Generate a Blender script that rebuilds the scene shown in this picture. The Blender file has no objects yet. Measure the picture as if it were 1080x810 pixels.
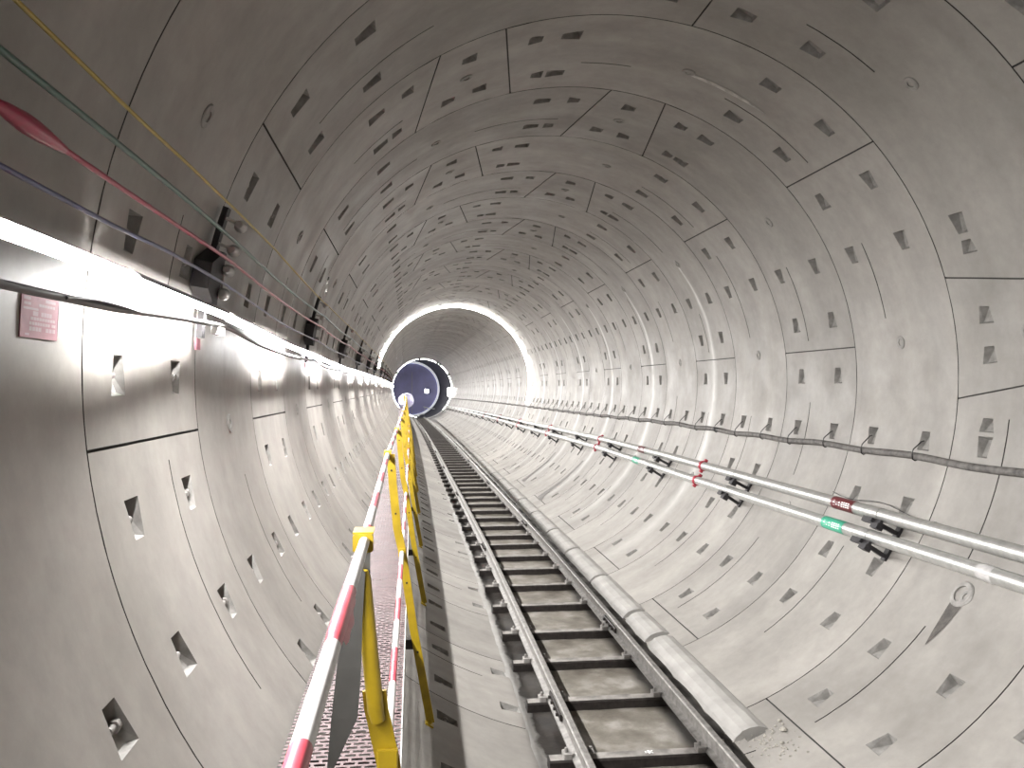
import bpy, math, random
from mathutils import Vector

random.seed(7)
sc = bpy.context.scene
COL = sc.collection
PI = math.pi
R = 2.7            # inner radius of the lining
RW = 1.5           # ring width
Y0 = 6.04          # a ring joint ahead of the camera
KX, KZ = -0.00017, -0.00006   # gentle bend of the tunnel axis


def W(x, y, z):
    return Vector((x + KX * y * y, y, z + KZ * y * y))


def PX(th, r):
    a = math.radians(th)
    return r * math.cos(a), r * math.sin(a)


def PT(th, r, y):
    x, z = PX(th, r)
    return W(x, y, z)


def lerp(tab, y):
    if y <= tab[0][0]:
        return tab[0][1]
    for (a, va), (b, vb) in zip(tab, tab[1:]):
        if y <= b:
            return va + (vb - va) * (y - a) / (b - a)
    return tab[-1][1]


# ------------------------------------------------------------------ materials
def new_mat(name):
    m = bpy.data.materials.new(name)
    m.use_nodes = True
    nt = m.node_tree
    bs = nt.nodes['Principled BSDF']
    return m, nt, bs


def N(nt, kind, **kw):
    n = nt.nodes.new(kind)
    for k, v in kw.items():
        setattr(n, k, v)
    return n


def ramp(nt, src, stops):
    r = N(nt, 'ShaderNodeValToRGB')
    el = r.color_ramp.elements
    while len(el) < len(stops):
        el.new(0.5)
    for e, (p, c) in zip(el, stops):
        e.position = p
        e.color = (c[0], c[1], c[2], 1) if not isinstance(c, (int, float)) else (c, c, c, 1)
    nt.links.new(src, r.inputs['Fac'])
    return r.outputs['Color']


def math_n(nt, op, a, b=None, c=None, clamp=False):
    n = N(nt, 'ShaderNodeMath', operation=op)
    n.use_clamp = clamp
    for i, v in enumerate((a, b, c)):
        if v is None:
            continue
        if isinstance(v, (int, float)):
            n.inputs[i].default_value = v
        else:
            nt.links.new(v, n.inputs[i])
    return n.outputs[0]


def mix_rgb(nt, fac, a, b, mode='MIX'):
    n = N(nt, 'ShaderNodeMix', data_type='RGBA', blend_type=mode)
    for sock, v in ((n.inputs[0], fac), (n.inputs[6], a), (n.inputs[7], b)):
        if isinstance(v, (int, float)):
            sock.default_value = v
        elif isinstance(v, tuple):
            sock.default_value = (v[0], v[1], v[2], 1)
        else:
            nt.links.new(v, sock)
    return n.outputs[2]


def noise(nt, vec, scale, detail=4, rough=0.55):
    n = N(nt, 'ShaderNodeTexNoise')
    n.inputs['Scale'].default_value = scale
    n.inputs['Detail'].default_value = detail
    n.inputs['Roughness'].default_value = rough
    if vec is not None:
        nt.links.new(vec, n.inputs['Vector'])
    return n.outputs['Fac']


def mapping(nt, vec, scale):
    n = N(nt, 'ShaderNodeMapping')
    n.inputs['Scale'].default_value = scale
    nt.links.new(vec, n.inputs['Vector'])
    return n.outputs[0]


def obj_coord(nt):
    return N(nt, 'ShaderNodeTexCoord').outputs['Object']


def plain(name, col, rough=0.5, metal=0.0, var=0.12, scale=18.0, spec=0.5, bump=0.0):
    m, nt, bs = new_mat(name)
    v = obj_coord(nt)
    f = noise(nt, v, scale)
    lo = tuple(c * (1 - var) for c in col)
    hi = tuple(min(1, c * (1 + var)) for c in col)
    c = ramp(nt, f, [(0.3, lo), (0.7, hi)])
    nt.links.new(c, bs.inputs['Base Color'])
    bs.inputs['Roughness'].default_value = rough
    bs.inputs['Metallic'].default_value = metal
    bs.inputs['Specular IOR Level'].default_value = spec
    if bump:
        b = N(nt, 'ShaderNodeBump')
        b.inputs['Strength'].default_value = bump
        b.inputs['Distance'].default_value = 0.01
        nt.links.new(f, b.inputs['Height'])
        nt.links.new(b.outputs[0], bs.inputs['Normal'])
    return m


def emitter(name, col, strength):
    m, nt, bs = new_mat(name)
    bs.inputs['Base Color'].default_value = (*col, 1)
    bs.inputs['Emission Color'].default_value = (*col, 1)
    bs.inputs['Emission Strength'].default_value = strength
    return m


def concrete_lining():
    m, nt, bs = new_mat('segment_concrete')
    uv = N(nt, 'ShaderNodeUVMap')
    uv.uv_map = 'lining'
    sep = N(nt, 'ShaderNodeSeparateXYZ')
    nt.links.new(uv.outputs[0], sep.inputs[0])
    th = sep.outputs[0]      # degrees
    y = sep.outputs[1]       # metres along the drive
    pos = N(nt, 'ShaderNodeNewGeometry').outputs['Position']
    base = ramp(nt, noise(nt, pos, 1.1, 5, 0.6), [(0.25, (0.245, 0.230, 0.211)), (0.75, (0.355, 0.336, 0.311))])
    fine = ramp(nt, noise(nt, pos, 9.0, 6, 0.65), [(0.3, 0.9), (0.7, 1.06)])
    c = mix_rgb(nt, 1.0, base, fine, 'MULTIPLY')
    # form marks running round the ring
    cmb = N(nt, 'ShaderNodeCombineXYZ')
    nt.links.new(math_n(nt, 'MULTIPLY', th, 0.012), cmb.inputs[0])
    nt.links.new(math_n(nt, 'MULTIPLY', y, 2.6), cmb.inputs[1])
    bands = noise(nt, cmb.outputs[0], 1.0, 3, 0.5)
    c = mix_rgb(nt, 1.0, c, ramp(nt, bands, [(0.3, 0.88), (0.7, 1.1)]), 'MULTIPLY')
    # each segment batch a little lighter or darker
    ringf = math_n(nt, 'DIVIDE', math_n(nt, 'SUBTRACT', y, Y0 - 60), RW)
    ring = math_n(nt, 'FLOOR', ringf)
    vfrac = math_n(nt, 'FRACT', ringf)
    wn = N(nt, 'ShaderNodeTexWhiteNoise', noise_dimensions='1D')
    nt.links.new(ring, wn.inputs['W'])
    odd = math_n(nt, 'MODULO', ring, 2.0)
    tone = math_n(nt, 'ADD', math_n(nt, 'MULTIPLY', wn.outputs[0], 0.1),
                  math_n(nt, 'MULTIPLY_ADD', odd, -0.1, 1.0))
    c = mix_rgb(nt, 1.0, c, tone, 'MULTIPLY')
    # chalky leak streaks running down from the grout holes on the right
    wob = math_n(nt, 'MULTIPLY_ADD', noise(nt, pos, 1.7, 2), 0.1, -0.05)
    dv = math_n(nt, 'ABSOLUTE', math_n(nt, 'ADD', math_n(nt, 'SUBTRACT', vfrac, 0.52), wob))
    wid = math_n(nt, 'MULTIPLY_ADD', math_n(nt, 'SUBTRACT', 39.0, th), 0.0022, 0.025)
    across = math_n(nt, 'SUBTRACT', 1.0, math_n(nt, 'DIVIDE', dv, wid), clamp=True)
    r1 = N(nt, 'ShaderNodeMapRange')
    nt.links.new(th, r1.inputs[0])
    for i, v in zip((1, 2, 3, 4), (39.2, 36.0, 0.0, 1.0)):
        r1.inputs[i].default_value = v
    r2 = N(nt, 'ShaderNodeMapRange')
    nt.links.new(th, r2.inputs[0])
    for i, v in zip((1, 2, 3, 4), (-75.0, -10.0, 0.0, 1.0)):
        r2.inputs[i].default_value = v
    along = math_n(nt, 'MULTIPLY', r1.outputs[0], r2.outputs[0])
    across = math_n(nt, 'POWER', across, 1.5)
    some = math_n(nt, 'MULTIPLY', odd, math_n(nt, 'GREATER_THAN', y, Y0 + 2.9))
    streak = math_n(nt, 'MULTIPLY', math_n(nt, 'MULTIPLY', across, along), some)
    streak = math_n(nt, 'MULTIPLY', streak, math_n(nt, 'MULTIPLY_ADD', noise(nt, pos, 5.0, 3), 0.9, 0.2), clamp=True)
    c = mix_rgb(nt, streak, c, (0.74, 0.73, 0.71))
    nt.links.new(c, bs.inputs['Base Color'])
    rg = ramp(nt, noise(nt, pos, 2.3, 4), [(0.3, 0.42), (0.7, 0.62)])
    nt.links.new(rg, bs.inputs['Roughness'])
    bs.inputs['Specular IOR Level'].default_value = 0.4
    b = N(nt, 'ShaderNodeBump')
    b.inputs['Strength'].default_value = 0.12
    b.inputs['Distance'].default_value = 0.01
    nt.links.new(noise(nt, pos, 14.0, 5), b.inputs['Height'])
    nt.links.new(b.outputs[0], bs.inputs['Normal'])
    return m


def striped(name):
    m, nt, bs = new_mat(name)
    pos = N(nt, 'ShaderNodeNewGeometry').outputs['Position']
    sep = N(nt, 'ShaderNodeSeparateXYZ')
    nt.links.new(pos, sep.inputs[0])
    ph = math_n(nt, 'FRACT', math_n(nt, 'DIVIDE', math_n(nt, 'ADD', sep.outputs[1], 3.30), 0.79))
    red = math_n(nt, 'LESS_THAN', ph, 0.49)
    bare = math_n(nt, 'COMPARE', sep.outputs[1], 2.28, 0.14)
    red = math_n(nt, 'MULTIPLY', red, math_n(nt, 'SUBTRACT', 1.0, bare))
    wear = noise(nt, pos, 12.0, 4)
    rc = ramp(nt, wear, [(0.3, (0.50, 0.045, 0.075)), (0.75, (0.66, 0.12, 0.15))])
    wc = ramp(nt, wear, [(0.25, (0.62, 0.60, 0.58)), (0.6, (0.8, 0.79, 0.78))])
    nt.links.new(mix_rgb(nt, red, wc, rc), bs.inputs['Base Color'])
    bs.inputs['Roughness'].default_value = 0.35
    return m


def grating():
    m, nt, bs = new_mat('red_oxide_grating')
    v = obj_coord(nt)
    sep = N(nt, 'ShaderNodeSeparateXYZ')
    nt.links.new(v, sep.inputs[0])
    rowf = math_n(nt, 'DIVIDE', sep.outputs[1], 0.038)
    row = math_n(nt, 'FLOOR', rowf)
    fy = math_n(nt, 'FRACT', rowf)
    off = math_n(nt, 'MULTIPLY', math_n(nt, 'MODULO', math_n(nt, 'ABSOLUTE', row), 2.0), 0.5)
    fx = math_n(nt, 'FRACT', math_n(nt, 'ADD', math_n(nt, 'DIVIDE', sep.outputs[0], 0.06), off))
    hole = math_n(nt, 'MULTIPLY', math_n(nt, 'LESS_THAN', fy, 0.56), math_n(nt, 'LESS_THAN', fx, 0.78))
    c = ramp(nt, noise(nt, v, 7.0, 5), [(0.3, (0.072, 0.032, 0.035)), (0.7, (0.125, 0.062, 0.066))])
    nt.links.new(c, bs.inputs['Base Color'])
    bs.inputs['Roughness'].default_value = 0.55
    inv = math_n(nt, 'SUBTRACT', 1.0, hole)
    nt.links.new(inv, bs.inputs['Alpha'])
    return m


def track_mud():
    m, nt, bs = new_mat('track_bed_mud')
    pos = N(nt, 'ShaderNodeNewGeometry').outputs['Position']
    sep = N(nt, 'ShaderNodeSeparateXYZ')
    nt.links.new(pos, sep.inputs[0])
    f = noise(nt, pos, 3.0, 6, 0.65)
    bay = ramp(nt, f, [(0.3, (0.085, 0.073, 0.06)), (0.5, (0.17, 0.155, 0.13)), (0.72, (0.33, 0.31, 0.285))])
    dirt = ramp(nt, f, [(0.35, (0.012, 0.010, 0.009)), (0.7, (0.045, 0.039, 0.033))])
    uv = N(nt, 'ShaderNodeUVMap')
    uv.uv_map = 'bed'
    su = N(nt, 'ShaderNodeSeparateXYZ')
    nt.links.new(uv.outputs[0], su.inputs[0])
    wob = math_n(nt, 'MULTIPLY_ADD', noise(nt, pos, 6.0, 3), 0.12, -0.06)
    d = math_n(nt, 'ABSOLUTE', math_n(nt, 'ADD', su.outputs[0], wob))
    mr = N(nt, 'ShaderNodeMapRange')
    nt.links.new(d, mr.inputs[0])
    for i, v in zip((1, 2, 3, 4), (0.33, 0.42, 0.0, 1.0)):
        mr.inputs[i].default_value = v
    mx = N(nt, 'ShaderNodeMapRange')
    nt.links.new(math_n(nt, 'ADD', su.outputs[0], wob), mx.inputs[0])
    for i, v in zip((1, 2, 3, 4), (-0.67, -0.64, 1.0, 0.0)):
        mx.inputs[i].default_value = v
    lip = ramp(nt, f, [(0.3, (0.27, 0.26, 0.245)), (0.7, (0.42, 0.41, 0.39))])
    nt.links.new(mix_rgb(nt, mx.outputs[0], mix_rgb(nt, mr.outputs[0], bay, dirt), lip), bs.inputs['Base Color'])
    rr = ramp(nt, noise(nt, pos, 2.0, 3), [(0.35, 0.3), (0.6, 0.75)])
    nt.links.new(rr, bs.inputs['Roughness'])
    b = N(nt, 'ShaderNodeBump')
    b.inputs['Strength'].default_value = 0.5
    b.inputs['Distance'].default_value = 0.02
    nt.links.new(f, b.inputs['Height'])
    nt.links.new(b.outputs[0], bs.inputs['Normal'])
    return m


M = {}
M['lining'] = concrete_lining()
M['plug'] = plain('plug_mortar', (0.27, 0.26, 0.245), 0.7, var=0.25)
M['gasket'] = plain('joint_gasket', (0.035, 0.032, 0.03), 0.8)
M['pocket'] = plain('pocket_concrete', (0.27, 0.26, 0.245), 0.8, var=0.25)
M['mud'] = track_mud()
M['steel_dark'] = plain('greasy_steel', (0.028, 0.023, 0.021), 0.5, 0.3, var=0.5)
M['rail'] = plain('rail_steel', (0.26, 0.248, 0.235), 0.45, 0.35, var=0.3)
M['sleeper_top'] = plain('muddy_sleeper_top', (0.24, 0.225, 0.21), 0.6, 0.1, var=0.5, scale=9)
M['clip'] = plain('dusty_clip_steel', (0.32, 0.305, 0.29), 0.6, 0.2, var=0.35)
M['kerb'] = plain('kerb_mortar', (0.33, 0.318, 0.30), 0.75, var=0.16, scale=4, bump=0.15)
M['yellow'] = plain('yellow_paint', (0.40, 0.275, 0.012), 0.38, var=0.22, scale=8)
M['stripe'] = striped('red_white_stripes')
M['grate'] = grating()
M['galv'] = plain('galvanised_steel', (0.55, 0.55, 0.53), 0.4, 0.7, var=0.12)
M['greyflap'] = plain('grey_sheet', (0.06, 0.058, 0.053), 0.6)
M['black'] = plain('black_plastic', (0.016, 0.015, 0.015), 0.5)
M['brkt'] = plain('black_bracket', (0.022, 0.02, 0.022), 0.6)
M['insul'] = plain('grey_insulator', (0.5, 0.49, 0.48), 0.3)
M['white'] = plain('white_plastic', (0.8, 0.8, 0.79), 0.4, var=0.04)
M['yel_cable'] = plain('yellow_sheath', (0.36, 0.26, 0.045), 0.4)
M['grn_cable'] = plain('green_sheath', (0.05, 0.11, 0.09), 0.35)
M['red_cable'] = plain('red_sheath', (0.32, 0.02, 0.06), 0.3)
M['blu_cable'] = plain('blue_sheath', (0.06, 0.07, 0.17), 0.3)
M['blk_cable'] = plain('black_sheath', (0.05, 0.048, 0.047), 0.4)
M['gry_cable'] = plain('dusty_grey_sheath', (0.12, 0.112, 0.105), 0.7, var=0.45)
M['redpaint'] = plain('red_paint', (0.36, 0.03, 0.05), 0.45)
M['maroon'] = plain('maroon_sticker', (0.12, 0.02, 0.025), 0.4)
M['green'] = plain('green_sticker', (0.05, 0.36, 0.23), 0.4)
M['paper_red'] = plain('faded_red_paper', (0.27, 0.095, 0.12), 0.7, var=0.15)
M['paper_ink'] = plain('pale_print', (0.33, 0.19, 0.21), 0.7)
M['paper_pale'] = plain('pale_pink_paper', (0.42, 0.29, 0.30), 0.7)
M['foil'] = plain('crumpled_foil', (0.75, 0.74, 0.72), 0.25, 0.5)
M['stone'] = plain('rubble_stone', (0.36, 0.34, 0.30), 0.9, var=0.3)
M['stain'] = plain('damp_stain', (0.075, 0.067, 0.06), 0.5, var=0.4, scale=25)
M['stain2'] = plain('faint_damp_stain', (0.13, 0.12, 0.112), 0.5, var=0.3, scale=12)
M['chalk'] = plain('chalky_leak', (0.48, 0.465, 0.44), 0.7, var=0.35, scale=14)
M['navy'] = plain('dark_shield_steel', (0.035, 0.035, 0.05), 0.6)
M['blue'] = plain('blue_violet_sheet', (0.40, 0.40, 0.72), 0.5, var=0.15, scale=0.7)
M['lilac'] = plain('lilac_duct_fabric', (0.52, 0.50, 0.62), 0.6)
M['led'] = emitter('led_diffuser', (1.0, 0.985, 0.97), 590.0)
M['ringled'] = emitter('ring_lamp_tube', (1.0, 0.985, 0.95), 75.0)
M['rimled'] = emitter('rim_lamp_tube', (1.0, 0.985, 0.96), 32.0)
M['ductlamp'] = emitter('duct_lamp_glass', (1.0, 0.97, 0.95), 2.0)
M['hoop'] = emitter('white_hoop_added_glow', (0.9, 0.92, 1.0), 0.5)  # white flange hoop, glow added to make it read bright
M['flood'] = emitter('floodlight_glass', (1.0, 0.98, 0.97), 30.0)


# ------------------------------------------------------------------ mesh builder
class MB:
    """collects shapes in world coordinates and links them as one mesh object"""

    def __init__(self):
        self.v, self.f, self.m, self.s = [], [], [], []

    def quad(self, pts, mat=0, smooth=False):
        n = len(self.v)
        self.v += [tuple(p) for p in pts]
        self.f.append(tuple(range(n, n + len(pts))))
        self.m.append(mat)
        self.s.append(smooth)

    def box(self, o, ax, ay, az, mat=0, bevel=0.0):
        """box centred on o with half-axis vectors; chamfered along the long axis (az)"""
        o, ax, ay, az = map(Vector, (o, ax, ay, az))
        if bevel > 0:
            bx = min(bevel / max(ax.length, 1e-9), .49)
            by = min(bevel / max(ay.length, 1e-9), .49)
            prof = [(-1 + bx, -1), (1 - bx, -1), (1, -1 + by), (1, 1 - by), (1 - bx, 1), (-1 + bx, 1), (-1, 1 - by), (-1, -1 + by)]
        else:
            prof = [(-1, -1), (1, -1), (1, 1), (-1, 1)]
        self.prism([o + ax * p + ay * q - az for p, q in prof], [o + ax * p + ay * q + az for p, q in prof], mat)

    def prism(self, a, b, mat=0, smooth=False, caps=True):
        n = len(self.v)
        k = len(a)
        self.v += [tuple(p) for p in a] + [tuple(p) for p in b]
        for i in range(k):
            j = (i + 1) % k
            self.f.append((n + i, n + j, n + k + j, n + k + i))
            self.m.append(mat)
            self.s.append(smooth)
        if caps:
            m = len(self.v)
            self.v += [tuple(p) for p in a] + [tuple(p) for p in b]
            self.f.append(tuple(range(m + k - 1, m - 1, -1)))
            self.f.append(tuple(range(m + k, m + 2 * k)))
            self.m += [mat, mat]
            self.s += [False, False]

    def tube(self, pts, rad, seg=10, mat=0, caps=True, closed=False):
        pts = [Vector(p) for p in pts]
        n = len(pts)
        rads = rad if isinstance(rad, (list, tuple)) else [rad] * n
        base = len(self.v)
        up0 = Vector((0, 0, 1))
        for i, p in enumerate(pts):
            if closed:
                d = pts[(i + 1) % n] - pts[i - 1]
            else:
                d = pts[min(i + 1, n - 1)] - pts[max(i - 1, 0)]
            d.normalize()
            up = up0 if abs(d.z) < 0.92 else Vector((0, 1, 0))
            if closed:
                up = Vector((0, 1, 0))
            s = d.cross(up).normalized()
            u = s.cross(d)
            for k in range(seg):
                a = 2 * PI * k / seg
                self.v.append(tuple(p + (s * math.cos(a) + u * math.sin(a)) * rads[i]))
        rng = n if closed else n - 1
        for i in range(rng):
            j = (i + 1) % n
            for k in range(seg):
                l = (k + 1) % seg
                self.f.append((base + i * seg + k, base + i * seg + l, base + j * seg + l, base + j * seg + k))
                self.m.append(mat)
                self.s.append(True)
        if caps and not closed:
            for i, rev in ((0, False), (n - 1, True)):
                m = len(self.v)
                ring = [self.v[base + i * seg + k] for k in range(seg)]
                self.v += ring
                ids = list(range(m, m + seg))
                self.f.append(tuple(ids[::-1] if rev else ids))
                self.m.append(mat)
                self.s.append(False)

    def sweep(self, prof, path, mat=0, smooth=False, caps=True, closed=True):
        """profile of (x, z) offsets carried along a path of world points whose direction is mostly +Y"""
        base = len(self.v)
        k = len(prof)
        for p in path:
            for q in prof:
                self.v.append((p[0] + q[0], p[1], p[2] + q[1]))
        for i in range(len(path) - 1):
            for a in range(k if closed else k - 1):
                b = (a + 1) % k
                self.f.append((base + i * k + a, base + (i + 1) * k + a, base + (i + 1) * k + b, base + i * k + b))
                self.m.append(mat)
                self.s.append(smooth)
        if caps and closed:
            for i in (0, len(path) - 1):
                m = len(self.v)
                self.v += [self.v[base + i * k + a] for a in range(k)]
                ids = list(range(m, m + k))
                self.f.append(tuple(ids if i == 0 else ids[::-1]))
                self.m.append(mat)
                self.s.append(False)

    def rock(self, c, r, seed, mat=0, flat=0.7):
        rnd = random.Random(seed)
        t = (1 + 5 ** .5) / 2
        V = [(-1, t, 0), (1, t, 0), (-1, -t, 0), (1, -t, 0), (0, -1, t), (0, 1, t), (0, -1, -t), (0, 1, -t), (t, 0, -1), (t, 0, 1), (-t, 0, -1), (-t, 0, 1)]
        F = [(0, 11, 5), (0, 5, 1), (0, 1, 7), (0, 7, 10), (0, 10, 11), (1, 5, 9), (5, 11, 4), (11, 10, 2), (10, 7, 6), (7, 1, 8), (3, 9, 4), (3, 4, 2), (3, 2, 6), (3, 6, 8), (3, 8, 9), (4, 9, 5), (2, 4, 11), (6, 2, 10), (8, 6, 7), (9, 8, 1)]
        n = len(self.v)
        for p in V:
            q = Vector(p).normalized() * r * rnd.uniform(.7, 1.25)
            self.v.append((c[0] + q.x, c[1] + q.y, c[2] + q.z * flat))
        for q in F:
            self.f.append(tuple(n + i for i in q))
            self.m.append(mat)
            self.s.append(False)

    def build(self, name, mats, parent=None, base=None):
        if not isinstance(mats, (list, tuple)):
            mats = [mats]
        if base is None:
            base = parent['_b'] if parent is not None else (0, 0, 0)
        base = Vector(base)
        me = bpy.data.meshes.new(name)
        me.from_pydata([tuple(Vector(p) - base) for p in self.v], [], self.f)
        for m in mats:
            me.materials.append(m)
        me.polygons.foreach_set('material_index', self.m)
        me.polygons.foreach_set('use_smooth', self.s)
        me.update()
        o = bpy.data.objects.new(name, me)
        COL.objects.link(o)
        if parent is not None:
            o.parent = parent
            o['_b'] = tuple(base)
        else:
            o.location = base
            o['_b'] = tuple(base)
        return o


def tag(o, label=None, cat=None, group=None, kind=None):
    if label:
        o['label'] = label
    if cat:
        o['category'] = cat
    if group:
        o['group'] = group
    if kind:
        o['kind'] = kind
    return o


def thing(name, base, label, cat, group=None):
    o = bpy.data.objects.new(name, None)
    o.empty_display_size = 0.1
    COL.objects.link(o)
    o.location = base
    o['_b'] = tuple(base)
    return tag(o, label, cat, group)


def copy_tree(o, parent=None):
    c = o.copy()
    COL.objects.link(c)
    if parent is not None:
        c.parent = parent
    for ch in [x for x in ALLOBJ() if x.parent == o]:
        copy_tree(ch, c)
    return c


def ALLOBJ():
    return list(bpy.data.objects)


def dup(root, y_from, y_to, label, off=0.0):
    """a copy of a thing with copies of its parts, moved along the tunnel"""
    r = root.copy()
    COL.objects.link(r)
    d = W(off, y_to, 0) - W(0, y_from, 0)
    r.location = root.location + d
    r.rotation_euler = (0, 0, -2 * KX * (y_to - y_from) * 1.0)
    r['label'] = label
    for ch in root.children:
        c = ch.copy()
        COL.objects.link(c)
        c.parent = r
        for g in ch.children:
            q = g.copy()
            COL.objects.link(q)
            q.parent = c
    return r


ONES = ['', 'first', 'second', 'third', 'fourth', 'fifth', 'sixth', 'seventh', 'eighth', 'ninth', 'tenth', 'eleventh', 'twelfth',
        'thirteenth', 'fourteenth', 'fifteenth', 'sixteenth', 'seventeenth', 'eighteenth', 'nineteenth']
TENS = ['', '', 'twenty', 'thirty', 'forty', 'fifty', 'sixty', 'seventy', 'eighty', 'ninety']
TENTH = ['', '', 'twentieth', 'thirtieth', 'fortieth', 'fiftieth', 'sixtieth', 'seventieth', 'eightieth', 'ninetieth']


def nth(n):
    if n < 20:
        return ONES[n]
    return TENTH[n // 10] if n % 10 == 0 else TENS[n // 10] + '-' + ONES[n % 10]


def place_word(n):
    return 'nearest to the camera' if n == 1 else nth(n) + ' from the camera'


# ------------------------------------------------------------------ the lining
def key_centre(i):
    if i % 2 == 0:
        return 114.5
    return 6.5 if i == -1 else 78.4


ZF = [0.0, 0.0068, 0.187, 0.293, 0.613, 0.6205, 0.710, 0.816, 1.0]   # rows across a ring


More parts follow.
